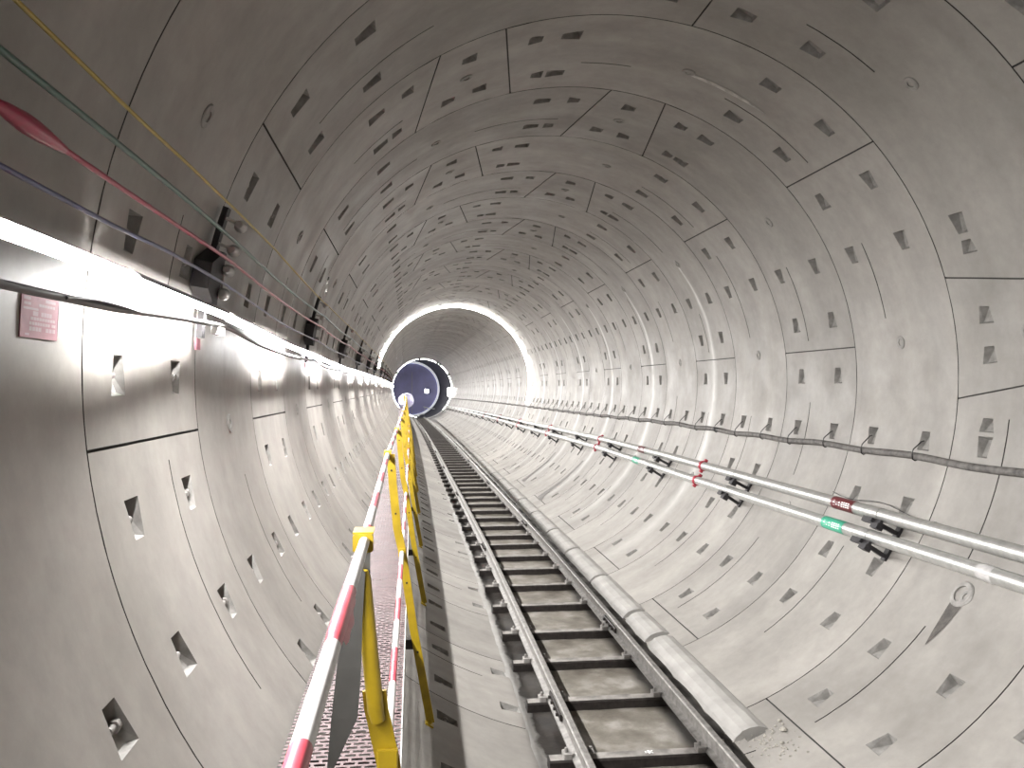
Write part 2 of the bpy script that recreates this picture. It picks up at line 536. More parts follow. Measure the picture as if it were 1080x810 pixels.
def build_lining():
    parts = {k: dict(v=[], f=[], m=[], s=[], uv=[]) for k in ('floor', 'wall_right', 'ceiling', 'wall_left')}

    def which(th):
        t = (th + 45) % 360
        return ('wall_right', 'ceiling', 'wall_left', 'floor')[int(t // 90)]

    for i in range(-6, 45):
        near = i < 16
        rnd = random.Random(100 + i)
        ya = Y0 + i * RW
        kc = key_centre(i)
        # columns: (theta at near edge, theta at far edge, tags)
        cols = []
        spans = []      # (a, b, kind, rows) in relative degrees
        J = 0.13
        for s in (-1, 1):
            for jn in (72.0, 144.0):
                spans.append((s * jn - J, s * jn + J, 'J'))
        pk = []
        for k in range(30):
            rel = ((0.7 + 12 * k - kc + 180) % 360) - 180
            if abs(rel) < 12.4:
                continue
            if abs(rel) > 21 and min(abs(abs(rel) - 72), abs(abs(rel) - 144)) > 20:
                continue
            if i <= -3 and 150 < (rel + kc) % 360 < 200:
                continue
            pk.append((rel - 1.7, rel + 1.7, 'P'))
        spans += pk
        for s in (-1, 1):
            a, b = sorted((s * 10.5, s * 12.9))
            spans.append((a, b, 'N'))
            if all(not (c[0] < max(a, b) + 2.7 and c[1] > min(a, b) - 2.7) or True for c in pk):
                a, b = sorted((s * 13.2, s * 15.4))
                spans.append((a, b, 'F'))
        # drop overlaps of helper pockets with the regular ones
        reg = [c for c in spans if c[2] in 'PJ']
        spans = reg + [c for c in spans if c[2] in 'NF' and all(c[1] < r_[0] - .15 or c[0] > r_[1] + .15 for r_ in reg)]
        spans.sort()
        lines = []      # (near rel, far rel)
        kinds = []      # kind of the cell following the line
        # key segment first: -h .. h
        h0, h1 = 5.6, 10.15

        def L(u, d=0.0):
            return (u * h0 + d, u * h1 + d)
        lines += [L(-1, -J), L(-1, J), L(-.5), L(-.2), L(.2), L(.5), L(1, -J), L(1, J)]
        kinds += ['J', '', 'K2', 'K1', 'K2', '', 'J', '']
        right = [c for c in spans if c[0] > 0]
        left = [c for c in spans if c[1] < 0]

        def fill(a, b):
            n = max(1, int(round((b - a) / 2.4)))
            return [a + (b - a) * q / n for q in range(1, n)]
        seq = []
        cur = 10.35
        for a, b, kd in right + [(c[0] + 360, c[1] + 360, c[2]) for c in left]:
            if a - cur > 1.2:
                for t in fill(cur, a):
                    seq.append((t, ''))
            seq.append((a, kd))
            seq.append((b, ''))
            cur = b
        end = 360 - 10.35
        if end - cur > 1.2:
            for t in fill(cur, end):
                seq.append((t, ''))
        # merge coincident lines (a span that starts where another one ends)
        for t, kd in seq:
            if lines and abs(lines[-1][0] - t) < 1e-6 and abs(lines[-1][1] - t) < 1e-6:
                kinds[-1] = kd or kinds[-1]
            else:
                lines.append((t, t))
                kinds.append(kd)
        lines.append((360 - h0 - J, 360 - h1 - J))
        ncol = len(lines) - 1
        # caulked groove dashes: contiguous runs of columns
        groove = set()
        joints = [-10, 10, 72, 144, 216, 288, 350]
        for a, b in ((10, 72), (72, 144), (144, 216), (216, 288), (288, 350)):
            for fa, fb in ((.03, .03 + rnd.uniform(.18, .4)), (rnd.uniform(.55, .65), rnd.uniform(.75, .95))):
                if rnd.random() < .25 or (i <= -3 and 160 < ((a + b) / 2 + kc) % 360 < 300):
                    continue
                for c in range(ncol):
                    mid = (lines[c][0] + lines[c + 1][0]) / 2
                    if a + (b - a) * fa < mid < a + (b - a) * fb and 'J' != kinds[c]:
                        groove.add(c)
        # surface vertices
        nz = len(ZF)
        pos = [[None] * nz for _ in range(ncol + 1)]
        for c in range(ncol + 1):
            for j, zf in enumerate(ZF):
                rel = lines[c][0] + (lines[c][1] - lines[c][0]) * zf
                pos[c][j] = [rel + kc, ya + zf * RW]
        pockets = []
        for c in range(ncol):
            kd = kinds[c]
            if kd in ('P', 'N', 'K1'):
                pockets.append((c, 2))
            if kd in ('P', 'F', 'K2'):
                pockets.append((c, 6))
        for c, j in pockets:
            # narrow the upper or the lower end of the opening
            up = rnd.random() < .5
            th = pos[c][j][0] % 360
            rightside = th < 90 or th > 270
            top_is_next = rightside      # theta grows upwards on the right
            col = c + 1 if (up == top_is_next) else c
            if j == 2:
                pos[col][2][1] += 0.028
                pos[col][3][1] -= 0.028
            else:
                pos[col][6][1] += 0.028
                pos[col][7][1] -= 0.028
        pset = set(pockets)
        for nm in parts:
            parts[nm]['map'] = {}
        for c in range(ncol):
            for j in range(nz - 1):
                midth = (pos[c][j][0] + pos[c + 1][j][0]) / 2
                nm = which(midth)
                P = parts[nm]
                q = [(c, j), (c, j + 1), (c + 1, j + 1), (c + 1, j)]
                corner = [pos[a][b] for a, b in q]
                if (c, j) in pset:
                    depth_hi, depth_lo = 0.075, 0.03
                    th = corner[0][0] % 360
                    rightside = th < 90 or th > 270
                    n0 = len(P['v'])
                    cm = [sum(k[0] for k in corner) / 4, sum(k[1] for k in corner) / 4]
                    if -3 <= i <= 1:
                        POCKET_AT.append((cm[0], cm[1], 1 if j == 6 else -1))
                    inner = []
                    for (a, b), k in zip(q, corner):
                        isnext = a == c + 1
                        top = isnext if rightside else not isnext
                        d = depth_hi if top else depth_lo
                        inner.append((cm[0] + (k[0] - cm[0]) * .82, cm[1] + (k[1] - cm[1]) * .8, R + d))
                    outer = [(k[0], k[1], R) for k in corner]
                    faces = [[outer[e], inner[e], inner[(e + 1) % 4], outer[(e + 1) % 4]] for e in range(4)] + [inner]
                    for fc in faces:
                        n0 = len(P['v'])
                        for t, y, r in fc:
                            P['v'].append(tuple(PT(t, r, y)))
                            P['uv'].append((t, y))
                        P['f'].append((n0, n0 + 1, n0 + 2, n0 + 3))
                        P['m'].append(2)
                        P['s'].append(False)
                    continue
                jt = kinds[c] == 'J' or j == 0
                gv = (j == 4 and c in groove)
                if jt or gv:
                    if near:
                        dep = 0.014
                        outer = [(k[0], k[1], R) for k in corner]
                        inner = [(k[0], k[1], R + dep) for k in corner]
                        faces = [[outer[e], inner[e], inner[(e + 1) % 4], outer[(e + 1) % 4]] for e in ((1, 3) if kinds[c] == 'J' and j else (0, 2))]
                        if kinds[c] == 'J' and j:
                            faces = [[outer[0], inner[0], inner[1], outer[1]], [outer[2], inner[2], inner[3], outer[3]]]
                        else:
                            faces = [[outer[1], inner[1], inner[2], outer[2]], [outer[3], inner[3], inner[0], outer[0]]]
                        faces.append(inner)
                    else:
                        faces = [[(k[0], k[1], R) for k in corner]]
                    for fc in faces:
                        n0 = len(P['v'])
                        for t, y, r in fc:
                            P['v'].append(tuple(PT(t, r, y)))
                            P['uv'].append((t, y))
                        P['f'].append((n0, n0 + 1, n0 + 2, n0 + 3))
                        P['m'].append(1)
                        P['s'].append(False)
                    continue
                ids = []
                for key in q:
                    if key not in P['map']:
                        t, y = pos[key[0]][key[1]]
                        P['map'][key] = len(P['v'])
                        P['v'].append(tuple(PT(t, R, y)))
                        P['uv'].append((((t + 90) % 360) - 90, y))
                    ids.append(P['map'][key])
                P['f'].append(tuple(ids))
                P['m'].append(0)
                P['s'].append(True)
    out = {}
    for nm, P in parts.items():
        me = bpy.data.meshes.new(nm)
        me.from_pydata(P['v'], [], [tuple(reversed(f)) for f in P['f']])
        uvl = me.uv_layers.new(name='lining')
        idx = [0] * len(me.loops)
        me.loops.foreach_get('vertex_index', idx)
        flat = []
        for k in idx:
            flat += P['uv'][k]
        uvl.data.foreach_set('uv', flat)
        for m in (M['lining'], M['gasket'], M['pocket']):
            me.materials.append(m)
        me.polygons.foreach_set('material_index', P['m'])
        me.polygons.foreach_set('use_smooth', P['s'])
        me.update()
        o = bpy.data.objects.new(nm, me)
        COL.objects.link(o)
        o['kind'] = 'structure'
        o['_b'] = (0, 0, 0)
        out[nm] = o
    return out


POCKET_AT = []
LIN = build_lining()


def side_of(th):
    return LIN[('wall_right', 'ceiling', 'wall_left', 'floor')[int(((th + 45) % 360) // 90)]]


# grout plugs: one in the middle of every segment of the nearer rings
def disc_on_wall(mb, th, y, r_out, r_in, h0, h1, seg=18, mat=0):
    """annular boss standing on the lining"""
    a = math.radians(th)
    n = Vector((-math.cos(a), 0, -math.sin(a)))
    t = Vector((-math.sin(a), 0, math.cos(a)))
    e = Vector((0, 1, 0))
    o = PT(th, R, y)

    def ring(r, h):
        return [o + n * h + (t * math.cos(2 * PI * k / seg) + e * math.sin(2 * PI * k / seg)) * r for k in range(seg)]
    rings = [ring(r_out, -0.01), ring(r_out, h0), ring(r_out * .9, h1), ring(r_in, h1), ring(r_in, -0.004)]
    for A, B in zip(rings, rings[1:]):
        for k in range(seg):
            l = (k + 1) % seg
            mb.quad([A[k], A[l], B[l], B[k]], mat)
    mb.quad(list(reversed(rings[-1])), mat + 1)


for i in range(-2, 9):
    kc = key_centre(i)
    for rel in (0, 41, 108, 180, -108, -41):
        th = ((kc + rel + 180) % 360) - 180
        if -119 < th < -57 or (th < -140 and th > -170):
            continue
        y = Y0 + (i + .5) * RW
        mb = MB()
        disc_on_wall(mb, th, y, 0.058, 0.026, 0.004, 0.008)
        mb.build('grout_plug', [M['plug'], M['gasket']], side_of(th))

# bolt ends sitting in the nearest pockets of the left wall and floor
for th, y, sgn in POCKET_AT:
    t3 = th % 360
    if not (148 < t3 < 250 and y > 2.4):
        continue
    mb = MB()
    c = PT(th, R + .028, y) + Vector((0, sgn * .035, 0))
    mb.tube([c + Vector((0, -sgn * .05, 0)), c + Vector((0, sgn * .02, 0))], .013, 8)
    mb.tube([c + Vector((0, -sgn * .012, 0)), c + Vector((0, sgn * .012, 0))], .022, 6)
    mb.build('segment_bolt', M['clip'], side_of(th))

# damp drip below the big grout hole by the pipes
mb = MB()
ysm, ths = 5.34, -33.9
pts = [(-36.0, .058), (-37.2, .056), (-38.5, .05), (-40, .04), (-41.5, .028), (-42.6, .014), (-43.5, .004)]
for (a, wa), (b, wb) in zip(pts, pts[1:]):
    mb.quad([PT(a, R - .004, ysm - wa), PT(b, R - .004, ysm - wb), PT(b, R - .004, ysm + wb), PT(a, R - .004, ysm + wa)])
mb.build('damp_stain', M['stain'], LIN['wall_right'])
mb = MB()
disc_on_wall(mb, -34.3, ysm, 0.10, 0.062, 0.006, 0.014, 22)
mb.build('grout_socket', [M['plug'], M['gasket']], LIN['wall_right'])

# chalky leak running from the grout hole overhead
mb = MB()
pts = [(74.0, .012), (72, .02), (69, .026), (65, .028), (61, .02), (57, .006)]
for (a, wa), (b, wb) in zip(pts, pts[1:]):
    for q in range(4):
        a1, a2 = a + (b - a) * q / 4, a + (b - a) * (q + 1) / 4
        w1, w2 = wa + (wb - wa) * q / 4, wa + (wb - wa) * (q + 1) / 4
        mb.quad([PT(a1, R - .004, 6.82 - w1), PT(a2, R - .004, 6.82 - w2), PT(a2, R - .004, 6.82 + w2), PT(a1, R - .004, 6.82 + w1)])
mb.build('chalk_streak', M['chalk'], LIN['ceiling'])

# long damp streaks on the lower right lining
for pts in ([(-66.0, 17.3, .14), (-63.0, 17.55, .09), (-57.0, 17.7, .05), (-48.0, 17.7, .04), (-38.5, 17.6, .02)],
            [(-64.0, 20.4, .11), (-60.0, 20.6, .06), (-52.0, 20.7, .04), (-40.0, 20.7, .02)]):
    mb = MB()
    for (a, ya, wa), (b, yb, wb) in zip(pts, pts[1:]):
        for q in range(5):
            u1, u2 = q / 5, (q + 1) / 5
            a1, a2 = a + (b - a) * u1, a + (b - a) * u2
            y1, y2 = ya + (yb - ya) * u1, ya + (yb - ya) * u2
            w1, w2 = 2.3 * (wa + (wb - wa) * u1), 2.3 * (wa + (wb - wa) * u2)
            mb.quad([PT(a1, R - .004, y1 - w1), PT(a2, R - .004, y2 - w2), PT(a2, R - .004, y2 + w2), PT(a1, R - .004, y1 + w1)])
    mb.build('damp_stain', M['stain2'], LIN['wall_right'])

# ------------------------------------------------------------------ track
TOFF = [(0, -0.01), (12, -0.01), (22, -0.09), (56, -0.26), (74, -0.33)]
ZRT = -2.40       # rail top
ZSL = -2.53       # sleeper top
ZBED = -2.602
YP = [-3 + 0.75 * k for k in range(103)]


def track_path(dx, z, y0=-3.0, y1=73.4):
    return [W(lerp(TOFF, y) + dx, y, z) for y in YP if y0 <= y <= y1]


# mud filling the invert between and beside the rails
bed = MB()
xs = [-.74, -.66, -.6, -.4, -.3, -.1, .1, .3, .4, .6, .74]
me_v, me_f, uvs = [], [], []
ys = [-3 + .25 * k for k in range(307)]
ys = [y for y in ys if y <= 73.5]
rnd = random.Random(3)
for y in ys:
    for x in xs:
        xx = x + lerp(TOFF, y) * .9 + (rnd.uniform(-.02, .02) if abs(x) > .6 else 0)
        zz = ZBED + rnd.uniform(-.006, .006)
        if abs(x) > .7:
            zz = -math.sqrt(R * R - xx * xx) - .004
        p = W(xx, y, zz)
        me_v.append(tuple(p))
        uvs.append((x, y))
nx = len(xs)
for a in range(len(ys) - 1):
    for b in range(nx - 1):
        me_f.append((a * nx + b, a * nx + b + 1, (a + 1) * nx + b + 1, (a + 1) * nx + b))
me = bpy.data.meshes.new('floor_track_bed')
me.from_pydata(me_v, [], me_f)
u = me.uv_layers.new(name='bed')
for lp in me.loops:
    u.data[lp.index].uv = uvs[lp.vertex_index]
me.materials.append(M['mud'])
me.polygons.foreach_set('use_smooth', [True] * len(me.polygons))
o = bpy.data.objects.new('floor_track_bed', me)
COL.objects.link(o)
o['kind'] = 'structure'

HR = ZRT - ZSL
rail_prof = [(-.05, 0), (.05, 0), (.05, .012), (.012, .024), (.008, .078), (.026, .092), (.026, HR - .008), (.018, HR), (-.018, HR),
             (-.026, HR - .008), (-.026, .092), (-.008, .078), (-.012, .024), (-.05, .012)]
for nm, dx, lab in (('left', -.455, 'left steel rail of the track, nearer the walkway, brightly lit on its left face'),
                    ('right', .455, 'right steel rail of the track, beside the mortar kerb')):
    t = thing('rail', W(dx + lerp(TOFF, 0), -3, ZSL), lab, 'rail', 'running rails of the track')
    mb = MB()
    mb.sweep(rail_prof, track_path(dx, ZSL))
    mb.build('rail_body', M['rail'], t)
    for k in range(9):
        yj = 6.15 + 6.25 * k + (0.0 if dx < 0 else 2.05)
        s = 1 if dx < 0 else -1
        mb = MB()
        c = W(lerp(TOFF, yj) + dx, yj, ZSL + .052)
        mb.box(c + Vector((s * .022, 0, 0)), (.011, 0, 0), (0, 0, .024), (0, .24, 0), 0, .005)
        mb.box(c + Vector((-s * .022, 0, 0)), (.011, 0, 0), (0, 0, .024), (0, .24, 0), 0, .005)
        for b in (-.17, -.06, .06, .17):
            mb.tube([c + Vector((-.052, b, 0)), c + Vector((.052, b, 0))], .013, 6)
        mb.build('fish_plate', M['steel_dark'], t)

SL = [5.4, 6.4, 7.32, 8.2, 9.22, 10.15, 11.05, 11.9, 12.8, 13.6]
while SL[-1] < 72.3:
    SL.append(SL[-1] + .92)
b0 = SL[0]
proto = thing('sleeper', W(0, b0, ZBED - .02), '', 'sleeper', 'sleepers under the rails')
mb = MB()
for (xa, xb) in ((-.655, .60),):
    x0, x1 = xa, xb
    z0, z1 = ZBED - .03, ZSL
    hw = .055
    A = lambda x, dy, z: W(x, b0, z) + Vector((0, dy, 0))
    mb.prism([A(x0, -hw, z0), A(x0, hw, z0), A(x0, hw, z1 - .012), A(x0, hw - .012, z1 - .002), A(x0, -hw + .012, z1 - .002), A(x0, -hw, z1 - .012)],
             [A(x1, -hw, z0), A(x1, hw, z0), A(x1, hw, z1 - .012), A(x1, hw - .012, z1 - .002), A(x1, -hw + .012, z1 - .002), A(x1, -hw, z1 - .012)], 0)
mb.build('beam', M['steel_dark'], proto)
mb = MB()
mb.box(W(-.0275, b0, ZSL - .0005), (.62, 0, 0), (0, hw - .012, 0), (0, 0, .0015), 0)
mb.build('tie_plate', M['sleeper_top'], proto)
for rx in (-.455, .455):
    for s in (-1, 1):
        mb = MB()
        c = W(rx + s * .075, b0, ZSL + .018)
        mb.box(c, (.03, 0, 0), (0, .042, 0), (0, 0, .017), 0, .006)
        mb.box(c + Vector((-s * .028, 0, .008)), (.014, 0, 0), (0, .03, 0), (0, 0, .007), 0)
        mb.tube([c + Vector((.006 * s, 0, .015)), c + Vector((.006 * s, 0, .045))], .012, 6)
        mb.build('rail_clip', M['clip'], proto)
proto['label'] = 'dark steel sleeper across the track, nearest to the camera, with a white splash on top'
proto.location.x += lerp(TOFF, b0)
mb = MB()
for q in range(7):
    a = q * .9
    mb.rock((W(.03 + .028 * math.cos(a) * (q > 0), b0, 0).x, b0 + .02 * math.sin(a) * (q > 0), ZSL + .004), .018 if q == 0 else .008, 50 + q, 0, .3)
for n, y in enumerate(SL[1:], 2):
    dup(proto, b0, y, 'dark steel sleeper across the track, %s' % place_word(n), lerp(TOFF, y) - 0)
    bpy.data.objects[-1] if False else None
mb.build('paint_splash', M['white'], proto, base=Vector(proto['_b']))

# mortar kerb blocks along the right of the track
kerb_prof = [(.70, -2.63), (.73, -2.575), (.78, -2.53), (.84, -2.507), (.90, -2.50), (.955, -2.512), (.99, -2.53), (.82, -2.64)]
ends = [(5.66, 7.84), (7.95, 8.70), (8.80, 10.42), (10.5, 12.2), (12.3, 13.9), (14.0, 15.9)]
y = 16.0
while y < 40:
    d = random.uniform(1.5, 2.4)
    ends.append((y, y + d))
    y += d + .09
for n, (a, b) in enumerate(ends, 1):
    mb = MB()
    k = max(2, int((b - a) / .2))
    rn = random.Random(n)
    path = [a + (b - a) * q / k for q in range(k + 1)]
    bs = len(mb.v)
    kp = len(kerb_prof)
    drift = lambda y: lerp(TOFF, y) * .6
    for q in path:
        for x, z in kerb_prof:
            j = rn.uniform(-.003, .003)
            xx = x + drift(q) + j
            zz = z + j * .7
            mb.v.append(tuple(W(xx, q, zz)))
    for i in range(k):
        for e in range(kp):
            f2 = (e + 1) % kp
            mb.f.append((bs + i * kp + e, bs + i * kp + f2, bs + (i + 1) * kp + f2, bs + (i + 1) * kp + e))
            mb.m.append(0)
            mb.s.append(False)
    for i in (0, k):
        ids = [bs + i * kp + e for e in range(kp)]
        mb.f.append(tuple(ids[::-1] if i == 0 else ids))
        mb.m.append(0)
        mb.s.append(False)
    o = mb.build('kerb_block', M['kerb'], base=W(.82 + drift(a), a, -2.58))
    lab = 'pale mortar kerb block beside the right rail, %s' % place_word(n)
    if n == 1:
        lab += ', ending at the rubble'
    tag(o, lab, 'kerb', 'mortar kerb blocks along the right rail')

# rubble at the near end of the kerb
mb = MB()
rn = random.Random(11)
for q in range(130):
    yy = rn.gauss(5.55, .16)
    x = rn.gauss(.90 + (5.55 - yy) * .1, .08)
    r = rn.uniform(.003, .011)
    mb.rock(W(x, yy, -math.sqrt(R * R - x * x) + r * .3), r, q)
o = mb.build('rubble', M['stone'], base=W(.9, 5.55, -2.55))
tag(o, 'scattered grit and chippings at the near end of the mortar kerb', 'rubble', None, 'stuff')
for q, (x, yy, r) in enumerate([(1.03, 5.55, .026), (.955, 5.42, .018), (1.06, 5.68, .017)]):
    mb = MB()
    mb.rock((0, 0, 0), r, 900 + q)
    o = mb.build('stone', M['stone'], base=(0, 0, 0))
    o.location = W(x, yy, -math.sqrt(R * R - x * x) + r * .45)
    tag(o, ('largest pale stone in the rubble beside the kerb end', 'small pale stone in the rubble nearest the right rail',
            'small pale stone in the rubble farthest from the right rail')[q], 'stone', 'loose stones in the rubble')

# ------------------------------------------------------------------ walkway
DZ = -1.65
DXR = -1.60
DXL = -2.11
rn = random.Random(5)
pb = .82
proto = thing('walkway_panel', W(DXL, pb, DZ), 'dusky red perforated walkway panel, nearest to the camera', 'walkway panel', 'walkway floor panels')
mb = MB()
PL = 1.49
mb.box(W((DXL + DXR) / 2, pb, DZ - .002) + Vector((0, PL / 2, 0)), ((DXR - DXL) / 2, 0, 0), (0, 0, .002), (0, PL / 2, 0))
mb.build('grating', M['grate'], proto)
mb = MB()
mb.box(W(DXR, pb, DZ - .008) + Vector((-.003, PL / 2, 0)), (.003, 0, 0), (0, 0, .018), (0, PL / 2, 0))
mb.box(W(DXR, pb, DZ - .03) + Vector((-.05, PL / 2, 0)), (.05, 0, 0), (0, 0, .004), (0, PL / 2, 0))
tag(mb.build('edge_angle', M['galv'], proto), 'pale grey steel edge')
mb = MB()
for q in (.25, .75, 1.25):
    mb.box(W((DXL + DXR) / 2, pb, DZ - .022) + Vector((0, q, 0)), (0, .015, 0), (0, 0, .018), ((DXR - DXL) / 2 - .01, 0, 0))
mb.build('cross_bar', M['steel_dark'], proto)
panels = [pb + RW * k for k in range(1, 47)]
for n, y in enumerate(panels, 2):
    dup(proto, pb, y, 'dusky red perforated walkway panel, %s' % place_word(n))

# handrail posts lean in over the walkway
POST_Y = [2.41 + 3.0 * k for k in range(23)]
SPINE = [(-1.698, -.50), (-1.692, -.62), (-1.655, -1.0), (-1.622, -1.15), (-1.55, -1.65), (-1.44, -2.262)]


def spine(z):
    for (xa, za), (xb, zb) in zip(SPINE, SPINE[1:]):
        if z >= zb:
            return xa + (xb - xa) * (z - za) / (zb - za)
    return SPINE[-1][0]


p0 = POST_Y[0]
proto = thing('handrail_post', W(-1.44, p0, -2.262), 'yellow handrail post with grey flap beside it, nearest to the camera', 'handrail post', 'yellow posts along the walkway edge')
mb = MB()
zz = [-.95, -1.0, -1.15, -1.4, -1.65, -1.95, -2.262]
for za, zb in zip(zz, zz[1:]):
    a = [W(spine(za) + sx * .034, p0, za) + Vector((0, sy * .006, 0)) for sx, sy in ((-1, -1), (1, -1), (1, 1), (-1, 1))]
    b = [W(spine(zb) + sx * .034, p0, zb) + Vector((0, sy * .006, 0)) for sx, sy in ((-1, -1), (1, -1), (1, 1), (-1, 1))]
    mb.prism(a, b, 0)
mb.build('flat_bar', M['yellow'], proto)
mb = MB()
mb.tube([W(spine(z), p0, z) + Vector((0, -.022, 0)) for z in (-.60, -.62, -.8, -1.0, -1.03)], [.017, .0235, .0235, .0235, .02], 14)
mb.build('upright_tube', M['yellow'], proto)
mb = MB()
c = W(-1.692, p0, -.525)
mb.box(c, (.029, 0, 0), (0, 0, .026), (0, .012, 0), 0, .006)
mb.box(c + Vector((0, .04, .028)), (.029, 0, 0), (0, .045, 0), (0, 0, .003), 0)
mb.build('rail_clamp', M['yellow'], proto)
mb = MB()
mb.box(c + Vector((.006, .0, -.07)), (.014, 0, 0), (0, .004, 0), (0, 0, .055), 0)
tag(mb.build('clamp_tab', M['greyflap'], proto), 'grey steel tab')
mb = MB()
c = W(spine(-1.15), p0, -1.15)
mb.box(c + Vector((0, -.014, 0)), (.03, 0, 0), (0, .01, 0), (0, 0, .034), 0, .004)
mb.build('mid_clamp', M['yellow'], proto)
mb = MB()
mb.box(W(-1.83, p0, -1.755) + Vector((0, .012, 0)), (.0, .006, 0), (0, 0, .03), (.285, 0, 0), 0)
tag(mb.build('arm', M['steel_dark'], proto), 'dark support arm')
mb = MB()
f = PT(-122.5, R - .006, p0)
ta = math.radians(-122.5)
tv = Vector((-math.sin(ta), 0, math.cos(ta)))
mb.box(f, tv * .03, (0, .03, 0), Vector((math.cos(ta), 0, math.sin(ta))) * .006, 0)
mb.tube([f - Vector((math.cos(ta), 0, math.sin(ta))) * -.002, f - Vector((math.cos(ta), 0, math.sin(ta))) * .03], .012, 6)
mb.build('foot_plate', M['yellow'], proto)
p1 = POST_Y[1]
proto2 = thing('handrail_post', W(-1.44, p1, -2.262), 'yellow angle steel handrail post at the walkway edge, second from the camera', 'handrail post', 'yellow posts along the walkway edge')
mb = MB()
zz = [-.515, -.7, -1.0, -1.15, -1.4, -1.65, -1.95, -2.262]
for za, zb in zip(zz, zz[1:]):
    for x0, x1, y0, y1 in ((-.026, .026, -.004, .004), (.018, .026, .004, .055)):
        a = [W(spine(za) + xx, p1, za) + Vector((0, yy, 0)) for xx, yy in ((x0, y0), (x1, y0), (x1, y1), (x0, y1))]
        b = [W(spine(zb) + xx, p1, zb) + Vector((0, yy, 0)) for xx, yy in ((x0, y0), (x1, y0), (x1, y1), (x0, y1))]
        mb.prism(a, b, 0)
mb.build('angle_bar', M['yellow'], proto2)
mb = MB()
c = W(-1.716, p1, -.52)
mb.box(c, (.024, 0, 0), (0, 0, .022), (0, .014, 0), 0, .005)
mb.box(c + Vector((0, .03, .024)), (.024, 0, 0), (0, .035, 0), (0, 0, .003), 0)
mb.build('rail_clamp', M['yellow'], proto2)
mb = MB()
c = W(spine(-1.15), p1, -1.15)
mb.box(c + Vector((0, -.012, 0)), (.024, 0, 0), (0, .008, 0), (0, 0, .026), 0, .004)
mb.build('mid_clamp', M['yellow'], proto2)
for zb_ in (-.62, -.9, -1.35, -1.8):
    mb = MB()
    c = W(spine(zb_), p1, zb_)
    mb.tube([c + Vector((0, -.009, 0)), c + Vector((0, .009, 0))], .007, 8)
    mb.build('bolt', M['steel_dark'], proto2)
for ch in proto.children:
    if ch.name.split('.')[0] in ('arm', 'foot_plate'):
        c2 = ch.copy()
        COL.objects.link(c2)
        c2.parent = proto2
for n, y in enumerate(POST_Y[2:], 3):
    dup(proto2, p1, y, 'yellow angle steel handrail post at the walkway edge, %s' % place_word(n))

# red and white rails, one length between each pair of posts
TRT, TRZ = [(.5, -1.682), (2.4, -1.688), (5.4, -1.716), (75, -1.73)], -.52
lens = [(.55, 2.40)] + [(a + .005, b - .005) for a, b in zip(POST_Y, POST_Y[1:])]
for n, (a, b) in enumerate(lens, 1):
    mb = MB()
    k = 6
    mb.tube([W(lerp(TRT, a + (b - a) * q / k), a + (b - a) * q / k, TRZ) for q in range(k + 1)], .015, 14)
    TRX = lerp(TRT, a)
    o = mb.build('top_rail', M['stripe'], base=W(TRX, a, TRZ))
    lab = 'red and white banded top handrail length, %s' % place_word(n)
    if n == 1:
        t = thing('top_rail', W(TRX, a, TRZ), lab + ', with peeling red tape', 'handrail', 'striped top handrail lengths')
        o.parent = t
        o.location = (0, 0, 0)
        o.name = 'rail_tube'
        mb = MB()
        ra = [(1.47, .0156), (1.53, .0168), (1.65, .0168), (1.77, .0163), (1.81, .0156)]
        mb.tube([W(lerp(TRT, q[0]), q[0], TRZ) for q in ra], [q[1] for q in ra], 14, caps=False)
        # loose edge of the tape, standing away from the tube
        prev = None
        for q in range(13):
            yy = 1.48 + .3 * q / 12
            lift = .007 * math.sin(PI * min(1, q / 12 + .15)) + .0015 * math.sin(q * 1.3)
            p = W(lerp(TRT, yy) + .015, yy, TRZ)
            p2 = W(lerp(TRT, yy) + .0165 + lift, yy, TRZ - .008 - lift * .8)
            if prev:
                mb.quad([prev[0], p, p2, prev[1]], 0, True)
            prev = (p, p2)
        tag(mb.build('tape_wrap', M['redpaint'] if False else M['stripe'], t), 'peeling red tape')
    else:
        tag(o, lab, 'handrail', 'striped top handrail lengths')
    mb = MB()
    mb.tube([W(spine(-1.15) - .002, a + (b - a) * q / k, -1.15) for q in range(k + 1)], .0135, 12)
    if n == 1:
        continue
    o = mb.build('mid_rail', M['stripe'], base=W(spine(-1.15), a, -1.15))
    tag(o, 'red and white banded middle rail between yellow posts, %s' % place_word(n - 1), 'handrail', 'striped middle rail lengths')

# grey flap hanging beside the nearest post
mb = MB()
FY = 2.36
edge_l = [(-1.712, -.560), (-1.745, -.72), (-1.760, -.86), (-1.775, -1.0), (-1.790, -1.17)]
edge_r = [(-1.683, -.600), (-1.690, -.72), (-1.693, -.86), (-1.703, -1.0), (-1.783, -1.17)]
for s in (0, 1):
    for q in range(4):
        pts = [edge_l[q], edge_r[q], edge_r[q + 1], edge_l[q + 1]]
        P3 = [W(x, FY + s * .006 + .02 * math.sin((z + .56) * 4), z) for x, z in pts]
        mb.quad(P3 if s == 0 else P3[::-1], 0)
for ed in (edge_l, edge_r):
    for q in range(4):
        (xa, za), (xb, zb) = ed[q], ed[q + 1]
        ya, yb = FY + .02 * math.sin((za + .56) * 4), FY + .02 * math.sin((zb + .56) * 4)
        mb.quad([W(xa, ya, za), W(xb, yb, zb), W(xb, yb + .006, zb), W(xa, ya + .006, za)], 0)
o = mb.build('hanging_flap', M['greyflap'], base=W(-1.71, FY, -.56))
tag(o, 'dark grey pointed flap hanging from the top rail at the nearest yellow post', 'flap')

